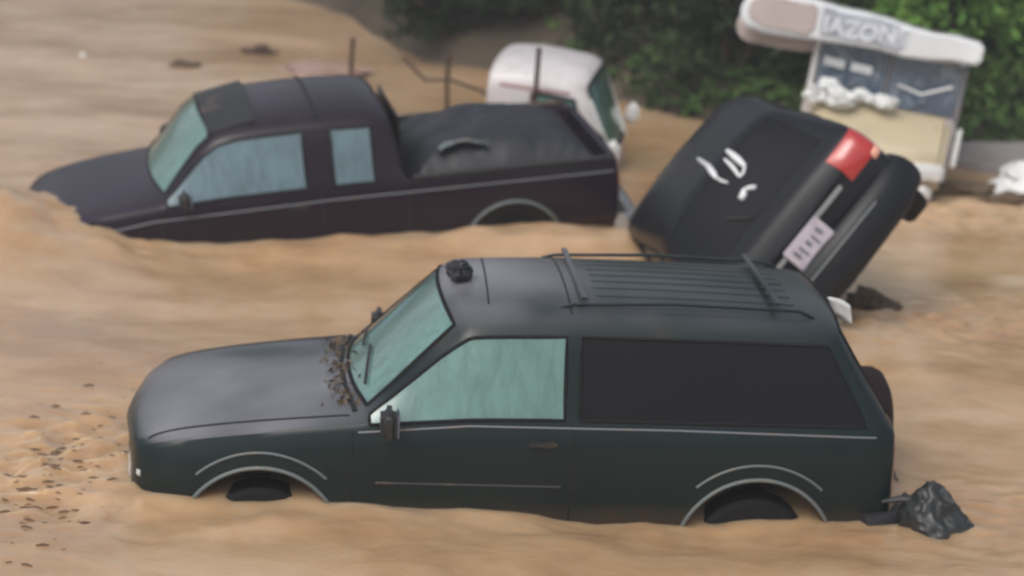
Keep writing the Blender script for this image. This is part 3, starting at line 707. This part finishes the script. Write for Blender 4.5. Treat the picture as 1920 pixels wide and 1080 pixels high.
        return MB().bm(bm).obj(name, mat, parent)
    rb = board('roof_board', -1.60, .90, 1.90, 2.34, .10, .42, M['sign'], root, taper=.55, bev=.03)
    board('board_panel', -1.52, -.82, 1.965, 2.29, .075, .11, M['sign_panel'], rb, taper=.95, bev=.01)
    board('lettering_ground', -.76, .10, 1.99, 2.27, .08, .11, M['letter_ground'], rb, False, .9, .008)
    board('roof_shell', -1.64, .70, 1.74, 2.16, .44, 1.9, M['sign_panel'], root, taper=.6, bev=.06)
    cu = bpy.data.curves.new('t', 'FONT'); cu.body = 'IAZONE'; cu.size = .235; cu.extrude = .006; cu.space_character = 1.02; cu.offset = .006
    to = bpy.data.objects.new('t', cu); COL.objects.link(to)
    dg = bpy.context.evaluated_depsgraph_get(); dg.update()
    tm = bpy.data.meshes.new_from_object(to.evaluated_get(dg)); bpy.data.objects.remove(to)
    tm.materials.append(M['letter']) if not tm.materials else None
    tm.materials.clear(); tm.materials.append(M['letter'])
    lo = bpy.data.objects.new('lettering', tm); COL.objects.link(lo); lo.parent = rb
    lo.matrix_local = Matrix.Translation((-.74, .062, 2.055)) @ Matrix.Rotation(R(90), 4, 'X') @ Matrix.Diagonal((1, 1, 1, 1))
    # knocks and dents over the whole shell, in the bus's own space
    for o in list(root.children)+list(rb.children):
        if o.type != 'MESH' or o.name.startswith(('wheel', 'headlight', 'lettering.')): continue
        bm = bmesh.new(); bm.from_mesh(o.data)
        if o.name.split('.')[0] in ('roof_board', 'board_panel', 'lettering_ground', 'roof_shell', 'bonnet', 'bumper', 'front_panel', 'body'):
            long = [e for e in bm.edges if e.calc_length() > .2]
            bmesh.ops.subdivide_edges(bm, edges=long, cuts=8, use_grid_fill=True)
            bmesh.ops.triangulate(bm, faces=[f for f in bm.faces if len(f.verts) > 4])
        for v in bm.verts:
            q = (o.matrix_local @ v.co) if o.name.startswith('lettering') else v.co.copy()
            dz = .075*noise.noise(Vector((q.x*1.7, .3, 7.1)))+.02*noise.noise(Vector((q.x*6, q.z*2, 3)))
            dy = .06*noise.noise(Vector((q.x*2.2, q.z*1.5, 1.9)))
            if o.name.startswith('lettering') and o.name != 'lettering_ground': v.co.y += dz; v.co.z -= dy
            else: v.co.z += dz; v.co.y += dy
        bm.to_mesh(o.data); bm.free(); o.data.update()
    return root
minibus = make_minibus()
MWb = minibus.matrix_world.copy()
for k, (x, y, z, s, lab) in enumerate([
    (-.66, .12, 1.42, .085, 'small pale crumpled plastic bag at the left end of the cream bonnet'),
    (-.40, .06, 1.43, .10, 'white crumpled plastic bag in the middle of the heap under the windscreen'),
    (-.20, .14, 1.47, .075, 'round white plastic bag nearest the middle of the minibus windscreen'),
    (-.56, .24, 1.50, .07, 'small white plastic bag touching the left windscreen pane of the minibus'),
    (.05, .16, 1.46, .085, 'bright white plastic bag right of the heap on the cream bonnet')]):
    o = crumple('plastic_bag', M['white_plastic'], None, (s*1.4, s, s*.8), k+3, 4, .75, 1.5)
    o.matrix_world = MWb @ Matrix.Translation((x, y-.03, z)); tag(o, lab, 'plastic bag', 'white plastic bags on the minibus bonnet')

# ================================================================== water
# where the flow heaps up over the sunken pickup nose, and dips beside its door
SURGE = [(-4.35, 19.05, 1.0, .95, .36), (-2.3, 18.5, .8, .35, -.05), (.5, 19.5, 1.5, .7, .24), (-1.6, 12.85, 1.1, .4, -.055), (1.5, 13.25, 1.5, .45, -.06)]
FLANK = [(-2.1, 12.95, 2.4, 13.4), (-3.9, 18.5, .8, 19.8), (1.5, 17.2, 3.2, 18.2)]
def wh(x, y):
    a = noise.noise(Vector((x*.5, y*.7, 1.3)))*.050
    a += noise.noise(Vector((x*1.3+2*a, y*1.9, 4.1)))*.016
    a += (noise.noise(Vector((x*3.7, y*5.0, 8.2))))*.003
    # turbulence where the flow piles up ahead of the suv nose and the pickup nose
    for cx, cy, rx, ry, am in ((-2.65, 13.7, .6, 1.1, .075), (-3.6, 19.3, .9, .6, .05), (3.3, 18.0, 1.2, .7, .05), (2.9, 13.6, .8, .6, .03), (4.4, 22.0, 1.2, .8, .05)):
        g = math.exp(-((x-cx)/rx)**2-((y-cy)/ry)**2)
        if g > .01: a += g*am*(noise.noise(Vector((x*5, y*7, 2.0)))*1.2+abs(noise.noise(Vector((x*9, y*12, 5.0))))*.8)
    for cx, cy, rx, ry, am in SURGE: 
        g = math.exp(-((x-cx)/rx)**2-((y-cy)/ry)**2)
        if g > .01: a += g*am*(1+.15*noise.noise(Vector((x*3, y*3, 9.0))))
    # short choppy lapping along the vehicle flanks
    for x0, y0, x1, y1 in FLANK:
        t = max(0, min(1, ((x-x0)*(x1-x0)+(y-y0)*(y1-y0))/((x1-x0)**2+(y1-y0)**2))); d = math.hypot(x-x0-t*(x1-x0), y-y0-t*(y1-y0))
        if d < 1.2: a += math.exp(-(d/.45)**2)*(.05*noise.noise(Vector((x*2.3, y*2.3, 6.0)))+.010*noise.noise(Vector((x*8, y*8, 2.0))))
    return a
def water():
    xs = np.linspace(-10, 12, 440); ys = np.concatenate([np.linspace(8, 24, 420), np.linspace(24.06, 48, 160)])
    vs = []; 
    for y in ys:
        for x in xs: vs.append((x, y, wh(x, y)))
    nx = len(xs); fs = [(j*nx+i, j*nx+i+1, (j+1)*nx+i+1, (j+1)*nx+i) for j in range(len(ys)-1) for i in range(nx-1)]
    m = bpy.data.materials.new('muddy water'); m.use_nodes = True; nt = m.node_tree; L = nt.links.new; b = nt.nodes['Principled BSDF']
    tc = N(nt, 'ShaderNodeTexCoord'); mp = N(nt, 'ShaderNodeMapping'); mp.inputs['Scale'].default_value = (.8, 1.0, 1); mp.inputs['Rotation'].default_value = (0, 0, R(12))
    L(tc.outputs['Object'], mp.inputs[0])
    n1 = N(nt, 'ShaderNodeTexNoise', Scale=.6, Detail=6.0, Roughness=.55, Distortion=.8); L(mp.outputs[0], n1.inputs['Vector'])
    n2 = N(nt, 'ShaderNodeTexNoise', Scale=3.0, Detail=8.0, Roughness=.58, Distortion=.5); L(mp.outputs[0], n2.inputs['Vector'])
    cr = N(nt, 'ShaderNodeValToRGB'); e = cr.color_ramp.elements
    e[0].position = .32; e[0].color = (.32, .188, .095, 1); e[1].position = .72; e[1].color = (.53, .370, .238, 1)
    q = e.new(.5); q.color = (.44, .280, .152, 1)
    ad = N(nt, 'ShaderNodeMath', operation='MULTIPLY_ADD'); L(n2.outputs[0], ad.inputs[0]); ad.inputs[1].default_value = .45
    sb = N(nt, 'ShaderNodeMath', operation='MULTIPLY_ADD'); L(n1.outputs[0], sb.inputs[0]); sb.inputs[1].default_value = .8; sb.inputs[2].default_value = -.12
    L(sb.outputs[0], ad.inputs[2]); L(ad.outputs[0], cr.inputs[0]); L(cr.outputs[0], b.inputs['Base Color'])
    b.inputs['Roughness'].default_value = .6; b.inputs['Specular IOR Level'].default_value = .1
    b.inputs['Coat Weight'].default_value = 1; b.inputs['Coat Roughness'].default_value = .04; b.inputs['Coat IOR'].default_value = 1.55
    b.inputs['Subsurface Weight'].default_value = 1; b.inputs['Subsurface Radius'].default_value = (1, .75, .5); b.inputs['Subsurface Scale'].default_value = .30
    bp = N(nt, 'ShaderNodeBump', Strength=.40, Distance=.035); L(n2.outputs[0], bp.inputs['Height'])
    n3 = N(nt, 'ShaderNodeTexNoise', Scale=14.0, Detail=6.0, Roughness=.6); L(mp.outputs[0], n3.inputs['Vector'])
    bp2 = N(nt, 'ShaderNodeBump', Strength=.35, Distance=.010); L(n3.outputs[0], bp2.inputs['Height']); L(bp.outputs[0], bp2.inputs['Normal'])
    L(bp2.outputs[0], b.inputs['Coat Normal'])
    bp3 = N(nt, 'ShaderNodeBump', Strength=.10, Distance=.03); L(n2.outputs[0], bp3.inputs['Height']); L(bp3.outputs[0], b.inputs['Normal'])
    o = meshobj('water', vs, fs, m); o.data.polygons.foreach_set('use_smooth', [True]*len(o.data.polygons))
    tag(o, kind='structure')
water()

# ground sheet under everything, and the rising bank
def ground():
    m = bpy.data.materials.new('earth'); m.use_nodes = True; nt = m.node_tree; L = nt.links.new; b = nt.nodes['Principled BSDF']
    tc = N(nt, 'ShaderNodeTexCoord'); n = N(nt, 'ShaderNodeTexNoise', Scale=.5, Detail=9.0, Roughness=.65); L(tc.outputs['Object'], n.inputs['Vector'])
    cr = N(nt, 'ShaderNodeValToRGB'); e = cr.color_ramp.elements; e[0].position = .35; e[0].color = (.045, .032, .022, 1); e[1].position = .7; e[1].color = (.11, .085, .055, 1)
    L(n.outputs[0], cr.inputs[0]); L(cr.outputs[0], b.inputs['Base Color']); b.inputs['Roughness'].default_value = .85
    bp = N(nt, 'ShaderNodeBump', Strength=.6, Distance=.1); L(n.outputs[0], bp.inputs['Height']); L(bp.outputs[0], b.inputs['Normal'])
    S = 600; o = meshobj('ground', [(-S, -S, -1.3), (S, -S, -1.3), (S, S, -1.3), (-S, S, -1.3)], [(0, 1, 2, 3)], m); tag(o, kind='structure')
    def edge(x):   # where the bank rises from the water
        return 36.5-5.2*max(0, min(1, (x+5)/3.2))-1.2*max(0, min(1, (x+2)/2))-1.6*max(0, min(1, (x+2.6)/1.6))-2.3*max(0, min(1, (x-.0)/1.5))-.9*max(0, min(1, (x-1.5)/3))+.5*noise.noise(Vector((x*.6, 3, 0)))
    vs = []; xs = [-30+.4*i for i in range(176)]; ds = [-1.2, -.6, -.2, 0, .2, .5, .9, 1.4, 2, 3, 4.5, 6.5, 9, 13, 20, 35, 60, 110]
    for d in ds:
        for x in xs:
            z = -1.0 if d < -.8 else (-.45+.45*(d+.6)/.6 if d < 0 else .9*(1-math.exp(-d*.55))+.10*d)
            z += .12*noise.noise(Vector((x*.8, d*.8, 0)))+(0 if d < 12 else d*.05)
            vs.append((x, edge(x)+d, z))
    nx = len(xs); fs = [(j*nx+i, j*nx+i+1, (j+1)*nx+i+1, (j+1)*nx+i) for j in range(len(ds)-1) for i in range(nx-1)]
    tag(meshobj('bank', vs, fs, m), kind='structure')
    return edge
edge = ground()

def leaves_mesh(name, pts, mat, size, parent=None):
    vs = []; fs = []
    for p in pts:
        s = size*random.uniform(.6, 1.4); a = Euler((random.uniform(-1.2, 1.2), random.uniform(-1.2, 1.2), random.uniform(0, 6.3))).to_matrix()
        k = len(vs)
        for q in ((-s*.35, 0, 0), (0, -s, 0), (s*.35, 0, 0), (0, s, .15*s)): vs.append(p+a @ Vector(q))
        fs.append((k, k+1, k+2, k+3))
    return meshobj(name, vs, fs, mat, parent, smooth=False)

def bush(loc, size, mat, label, seed, n=5200, cat='bush', name='bush', leaf=.09):
    rnd = random.Random(seed); pts = []
    o = Vector((seed*3.3, seed*1.9, 0)); lumps = [(Vector((rnd.uniform(-.75, .75), rnd.uniform(-.6, .6), rnd.uniform(.25, 1.0))), rnd.uniform(.26, .48)) for _ in range(16)]
    while len(pts) < n:
        c, r = rnd.choice(lumps); d = Vector((rnd.gauss(0, 1), rnd.gauss(0, 1), rnd.gauss(0, 1))).normalized()*r*rnd.uniform(.55, 1.08)**.6
        p = c+d
        if p.z < .02 or noise.noise(p*3.1+o) < -.22: continue
        pts.append(Vector((p.x*size[0], p.y*size[1], p.z*size[2])))
    root = empty(name, Matrix.Translation(loc), label, cat, 'bushes on the bank')
    random.seed(seed); leaves_mesh('crown', pts, mat, leaf, root)
    mb = MB()
    for k in range(9):
        c, r = lumps[k]; b0 = Vector((rnd.uniform(-.06, .06), rnd.uniform(-.06, .06), -.15)); e_ = Vector((c.x*size[0], c.y*size[1], c.z*size[2]))
        mid = b0.lerp(e_, .5)+Vector((rnd.uniform(-.1, .1), rnd.uniform(-.1, .1), .1))
        mb.tube([b0, mid, e_], [.045, .03, .012], 6)
    mb.obj('trunk', M['trunk'], root)
    return root

B = [
    (-.9, .6, (1.1, .9, 1.0), 'leaf_dark', 'small dark bush overhanging the water left of the white light truck'),
  # x, dy from edge, size, material, label
    (-1.2, 2.6, (1.5, 1.1, 1.3), 'leaf_dark', 'low dark bush at the left end of the bank growth, above the thin posts'),
    (.3, 1.6, (1.2, 1.0, 1.7), 'leaf_dark', 'dark bush directly behind the roof of the white light truck'),
    (1.5, 1.3, (1.2, 1.0, 2.0), 'leaf_dark', 'dark green bush between the white light truck and the minibus'),
    (2.3, .9, (1.0, .9, 1.8), 'leaf_dark', 'dark green bush behind the rounded end of the lettered roof board'),
    (1.0, 4.3, (1.8, 1.3, 2.6), 'leaf_mid', 'taller mid green bush up the bank behind the light truck'),
    (3.4, 2.6, (1.6, 1.2, 2.3), 'leaf_mid', 'mid green bush rising behind the middle of the lettered roof board'),
    (4.9, 1.5, (1.2, 1.0, 1.9), 'leaf_bright', 'bright green bush right of the minibus above the grey pavement'),
    (5.9, 2.6, (1.5, 1.2, 2.6), 'leaf_bright', 'bright leafy bush at the far right end of the bank'),
    (4.4, 4.6, (1.9, 1.4, 2.9), 'leaf_bright', 'big bright green bush high on the bank behind the roof board'),
    (6.9, 1.2, (1.2, 1.0, 1.9), 'leaf_mid', 'dull green bush beside the pavement, past the right-hand bright bush'),
    (-3.6, 3.0, (1.8, 1.2, 1.0), 'leaf_dark', 'dark low bush far back on the brown bank at the left'),
]
for k, (x, dy, s, mm, lab) in enumerate(B):
    y = edge(x)+dy; z = .9*(1-math.exp(-dy*.55))+.10*dy-.08
    bush(Vector((x, y, z)), s, M[mm], lab, 11+k, n=int(3600*s[0]*s[2]/1.6)+1500)

def grass():
    pts = []
    for _ in range(26000):
        x = random.uniform(.2, 9); d = random.uniform(.05, 9)**1; 
        if random.random() > min(1, (x+.4)/3): continue
        z = .9*(1-math.exp(-d*.55))+.10*d+random.uniform(-.02, .16)
        pts.append(Vector((x, edge(x)+d, z)))
    g = leaves_mesh('grass', pts, M['leaf_mid'], .10); tag(g, 'green grass and weeds covering the right part of the bank', 'grass', kind='stuff')
grass()

# grey pavement slab on the right
def pavement():
    bm = bmesh.new(); P = [(4.15, 24.6), (4.9, 23.9), (9.5, 23.2), (9.5, 27.2), (4.4, 27.4)]
    a = [bm.verts.new((x, y, -.8)) for x, y in P]; b = [bm.verts.new((x, y, .07)) for x, y in P]; n = len(P)
    bm.faces.new(b); bm.faces.new(a[::-1])
    for k in range(n): bm.faces.new((a[k], a[(k+1) % n], b[(k+1) % n], b[k]))
    bmesh.ops.recalc_face_normals(bm, faces=bm.faces)
    bmesh.ops.bevel(bm, geom=[e for e in bm.edges if e.verts[0].co.z > 0 and e.verts[1].co.z > 0], offset=.03, segments=2, affect='EDGES')
    tag(MB().bm(bm).obj('pavement', M['concrete']), kind='structure')
pavement()

# ================================================================== debris
def thing(o, label, cat, group=None): return tag(o, label, cat, group)
def place(o, loc, rot=(0, 0, 0)): o.location = loc; o.rotation_euler = rot; return o

# bin bag caught at the suv tail: a crumpled cone with a twisted neck
bag = empty('bin_bag', Matrix.Translation((2.60, 13.45, -.09)), 'black crumpled bin bag floating behind the tail of the green suv', 'bin bag')
bm = bmesh.new(); bmesh.ops.create_icosphere(bm, subdivisions=5, radius=1)
for v in bm.verts:
    p = v.co.copy(); t = (p.z+1)/2
    w = 1.0-.62*t
    d = (abs(noise.noise(p*1.9+Vector((3, 1, 7))))-.2)*-.38+(abs(noise.noise(p*4.1))-.2)*-.09+noise.noise(p*1.2)*.2
    v.co = Vector((p.x*.285*w*(1+d)-.05*t+.10*max(0, -p.z)*max(0, p.x), p.y*.26*w*(1+d), (p.z*.21+.11)*(1+.5*d)))
MB().bm(bm).obj('body', M['bag'], bag)
MB().tube([(-.05, 0, .26), (-.10, .01, .20), (-.24, .02, .20), (-.34, .04, .17)], [.035, .03, .022, .01], 8).obj('neck', M['bag'], bag)
MB().tube([(.12, -.05, .03), (.24, -.06, .0), (.32, -.07, -.02)], [.10, .06, .015], 10).obj('torn_corner', M['bag'], bag)

# broken bumper piece and dark clump between hatchback and suv roof
def shard(name, pts, mat, th=.02):
    bm = bmesh.new(); V = [bm.verts.new(p) for p in pts]; bm.faces.new(V)
    bmesh.ops.triangulate(bm, faces=bm.faces); bmesh.ops.subdivide_edges(bm, edges=bm.edges[:], cuts=3, use_grid_fill=True)
    for v in bm.verts: v.co += Vector((0, 0, 1))*.03*noise.noise(v.co*5)+Vector((0, 1, 0))*.03*noise.noise(v.co*7)
    o = MB().bm(bm).obj(name, mat); o.modifiers.new('t', 'SOLIDIFY').thickness = th; return o
o = crumple('driftwood', M['wood'], None, (.20, .12, .11), 5, 4, .45, 2.2)
place(o, (2.83, 18.25, .03), (0, .35, .4)); thing(o, 'dark brown lump of driftwood beside the tail of the black hatchback', 'driftwood')
o = shard('bumper_shard', [(0, 0, 0), (.16, .02, -.02), (.22, .05, -.14), (.07, .03, -.10)], M['white_plastic'])
place(o, (1.98, 14.6, 1.03), (0, .25, 0)); thing(o, 'small white shard of bumper on the rear edge of the suv roof', 'bumper piece')

def suv_pt(x, y, off=.0):
    h = cast(suv_bvh, (x, y, 3), (0, 0, -1), off); return suv.matrix_world @ h
o = crumple('wet_rag', M['tarp'], None, (.085, .10, .075), 9, 4, .35, 1.8); place(o, suv_pt(-1.16, .10, .05)); thing(o, 'small black wet rag stuck at the top edge of the suv windscreen', 'rag')
# leaf litter on the cowl: uncountable
pts = []
for _ in range(200):
    y = random.uniform(-.72, .72); x = -.50+random.gauss(0, .045)+.06*(1-y*y)
    h = cast(suv_bvh, (x, y, 3), (0, 0, -1), .01)
    if h: pts.append(suv.matrix_world @ h)
tag(leaves_mesh('leaf_litter', pts, M['mud'], .024), 'brown leaf litter caught between bonnet and windscreen of the green suv', 'leaf litter', kind='stuff')

# floating debris of the torrent
FL = [(-3.94, 27.7, .12, 'brown stick bundle floating behind the pickup roof, the left one', 'wood'),
      (-3.23, 29.0, .15, 'brown stick bundle floating behind the pickup roof, the right one', 'rust'),
      (4.35, 22.85, .26, 'brown rubble lump at the water edge right of the minibus', 'mud'),
      (4.75, 22.6, .18, 'small brown rubble lump in front of the pavement corner', 'mud'),
      (-4.75, 20.2, .13, 'dark muddy clod drifting left of the pickup nose', 'mud'),
      (-3.95, 19.45, .20, 'brown clod of branches washed against the near side of the pickup nose', 'mud')]
for k, (x, y, s, lab, mm) in enumerate(FL):
    o = crumple('debris', M[mm], None, (s*1.3, s*.8, s*.5), 20+k, 3, .45, 2.2); place(o, (x, y, .02)); thing(o, lab, 'debris')
o = crumple('plastic_sheet', M['pink_plastic'], None, (.60, .35, .09), 31, 4, .3, 1.6); place(o, (-2.35, 27.9, .02)); thing(o, 'pinkish plastic sheet floating behind the pickup roof', 'plastic sheet')
o = crumple('plastic_sack', M['white_plastic'], None, (.42, .28, .20), 33, 4, .35, 1.8); place(o, (5.0, 22.9, .12)); thing(o, 'torn white plastic sack at the right edge in front of the pavement', 'plastic sack')
o = crumple('plastic_scrap', M['white_plastic'], None, (.035, .03, .03), 35, 3, .3, 1.8); place(o, (-5.2, 28.0, .03)); thing(o, 'tiny white scrap of plastic on the brown water at the upper left', 'plastic scrap')
# specks of twigs and bark in the turbulent water ahead of the suv
vs = MB()
for _ in range(140):
    x = -2.62+random.gauss(0, .20); y = 13.5+random.gauss(0, .7)
    if x > -2.27 or x < -3.3: continue
    s = random.choice([.01, .014, .02, .035]); z = wh(x, y)+.004
    a = random.uniform(-.6, .6); vs.tube([(x-s*math.cos(a), y-s*math.sin(a), z), (x, y, z+s*.15), (x+s*math.cos(a), y+s*math.sin(a), z)], [s*.12, s*.22, s*.1], 5)
tag(vs.obj('floating_twigs', M['twig']), 'scattered dark twigs and bark floating ahead of the green suv nose', 'twigs', kind='stuff')

# fence posts with a slack wire behind the pickup
posts = [(-1.85, 25.6, .78, 'thin rusty fence post behind the cab of the pickup, leftmost of three'),
         (-.80, 25.2, .72, 'thin rusty fence post behind the pickup bed, middle one of three'),
         (.13, 22.3, 1.30, 'thin dark fence post standing in front of the white truck cab, rightmost of three')]
for x, y, h, lab in posts:
    o = MB().tube([(0, 0, -1.0), (.01, 0, 0), (-.01, 0, h*.6), (0, 0, h)], .024, 8).obj('fence_post', M['rust']); o.location = (x, y, 0)
    tag(o, lab, 'fence post', 'fence posts behind the pickup')
P = [(-1.28, 25.4, .62), (-1.05, 25.3, .42), (-.78, 25.17, .46), (-.4, 24.2, .52), (.13, 22.27, .62)]
tag(MB().tube(P, .018, 6).obj('wire', M['rust']), 'slack dark wire hanging between the thin fence posts', 'wire')

# ================================================================== rain haze
hm = bpy.data.materials.new('rain haze'); hm.use_nodes = True; nt = hm.node_tree; nt.nodes.remove(nt.nodes['Principled BSDF'])
pv = nt.nodes.new('ShaderNodeVolumePrincipled'); pv.inputs['Color'].default_value = (.9, .92, .93, 1); pv.inputs['Density'].default_value = .003; pv.inputs['Anisotropy'].default_value = .2
nt.links.new(pv.outputs[0], nt.nodes['Material Output'].inputs['Volume'])
bm = bmesh.new(); bmesh.ops.create_cube(bm, size=1)
for v in bm.verts: v.co = Vector((v.co.x*1400, v.co.y*1400, -2.4 if v.co.z < 0 else 22.0))
hz = MB().bm(bm).obj('haze', hm, smooth=False); tag(hz, 'thin grey rain haze hanging over the whole flooded place', 'haze', kind='stuff')

# ================================================================== camera, light
cam = bpy.data.cameras.new('camera'); co = bpy.data.objects.new('camera', cam); COL.objects.link(co)
f_px, H, p, r = 4500, 4.78, .255, .055
cam.sensor_width = 36; cam.lens = f_px/1920*36; cam.clip_end = 2000
fw = Vector((0, math.cos(p), -math.sin(p))); U = Vector((0, math.sin(p), math.cos(p))); X = Vector((1, 0, 0))
right = X*math.cos(r)+U*math.sin(r); up = -X*math.sin(r)+U*math.cos(r)
mm = Matrix((right, up, -fw)).transposed().to_4x4(); mm.translation = (0, 0, H); co.matrix_world = mm
cam.dof.use_dof = True; cam.dof.focus_distance = 11.6; cam.dof.aperture_fstop = 1.3
scene.camera = co

w = bpy.data.worlds.new('World'); scene.world = w; w.use_nodes = True; nt = w.node_tree
sky = nt.nodes.new('ShaderNodeTexSky'); sky.sky_type = 'NISHITA'; sky.sun_disc = False
az, el = R(-150), R(52)
sky.sun_elevation = el; sky.sun_rotation = az; sky.dust_density = 6; sky.air_density = 1.0; sky.ozone_density = 1.0
bg = nt.nodes['Background']; hs = nt.nodes.new('ShaderNodeHueSaturation'); hs.inputs['Saturation'].default_value = .45; nt.links.new(sky.outputs[0], hs.inputs['Color']); nt.links.new(hs.outputs[0], bg.inputs[0]); bg.inputs[1].default_value = .15
sun = bpy.data.lights.new('sun', 'SUN'); sun.energy = .5; sun.angle = R(40); sun.color = (1, .96, .9)
so = bpy.data.objects.new('sun', sun); COL.objects.link(so)
sd = Vector((math.sin(az)*math.cos(el), math.cos(az)*math.cos(el), math.sin(el)))
so.rotation_euler = sd.to_track_quat('Z', 'Y').to_euler(); so.location = (0, 0, 20)
vs_ = scene.view_settings; vs_.view_transform = 'Standard'; vs_.look = 'None'; vs_.exposure = 0.12; vs_.gamma = 1
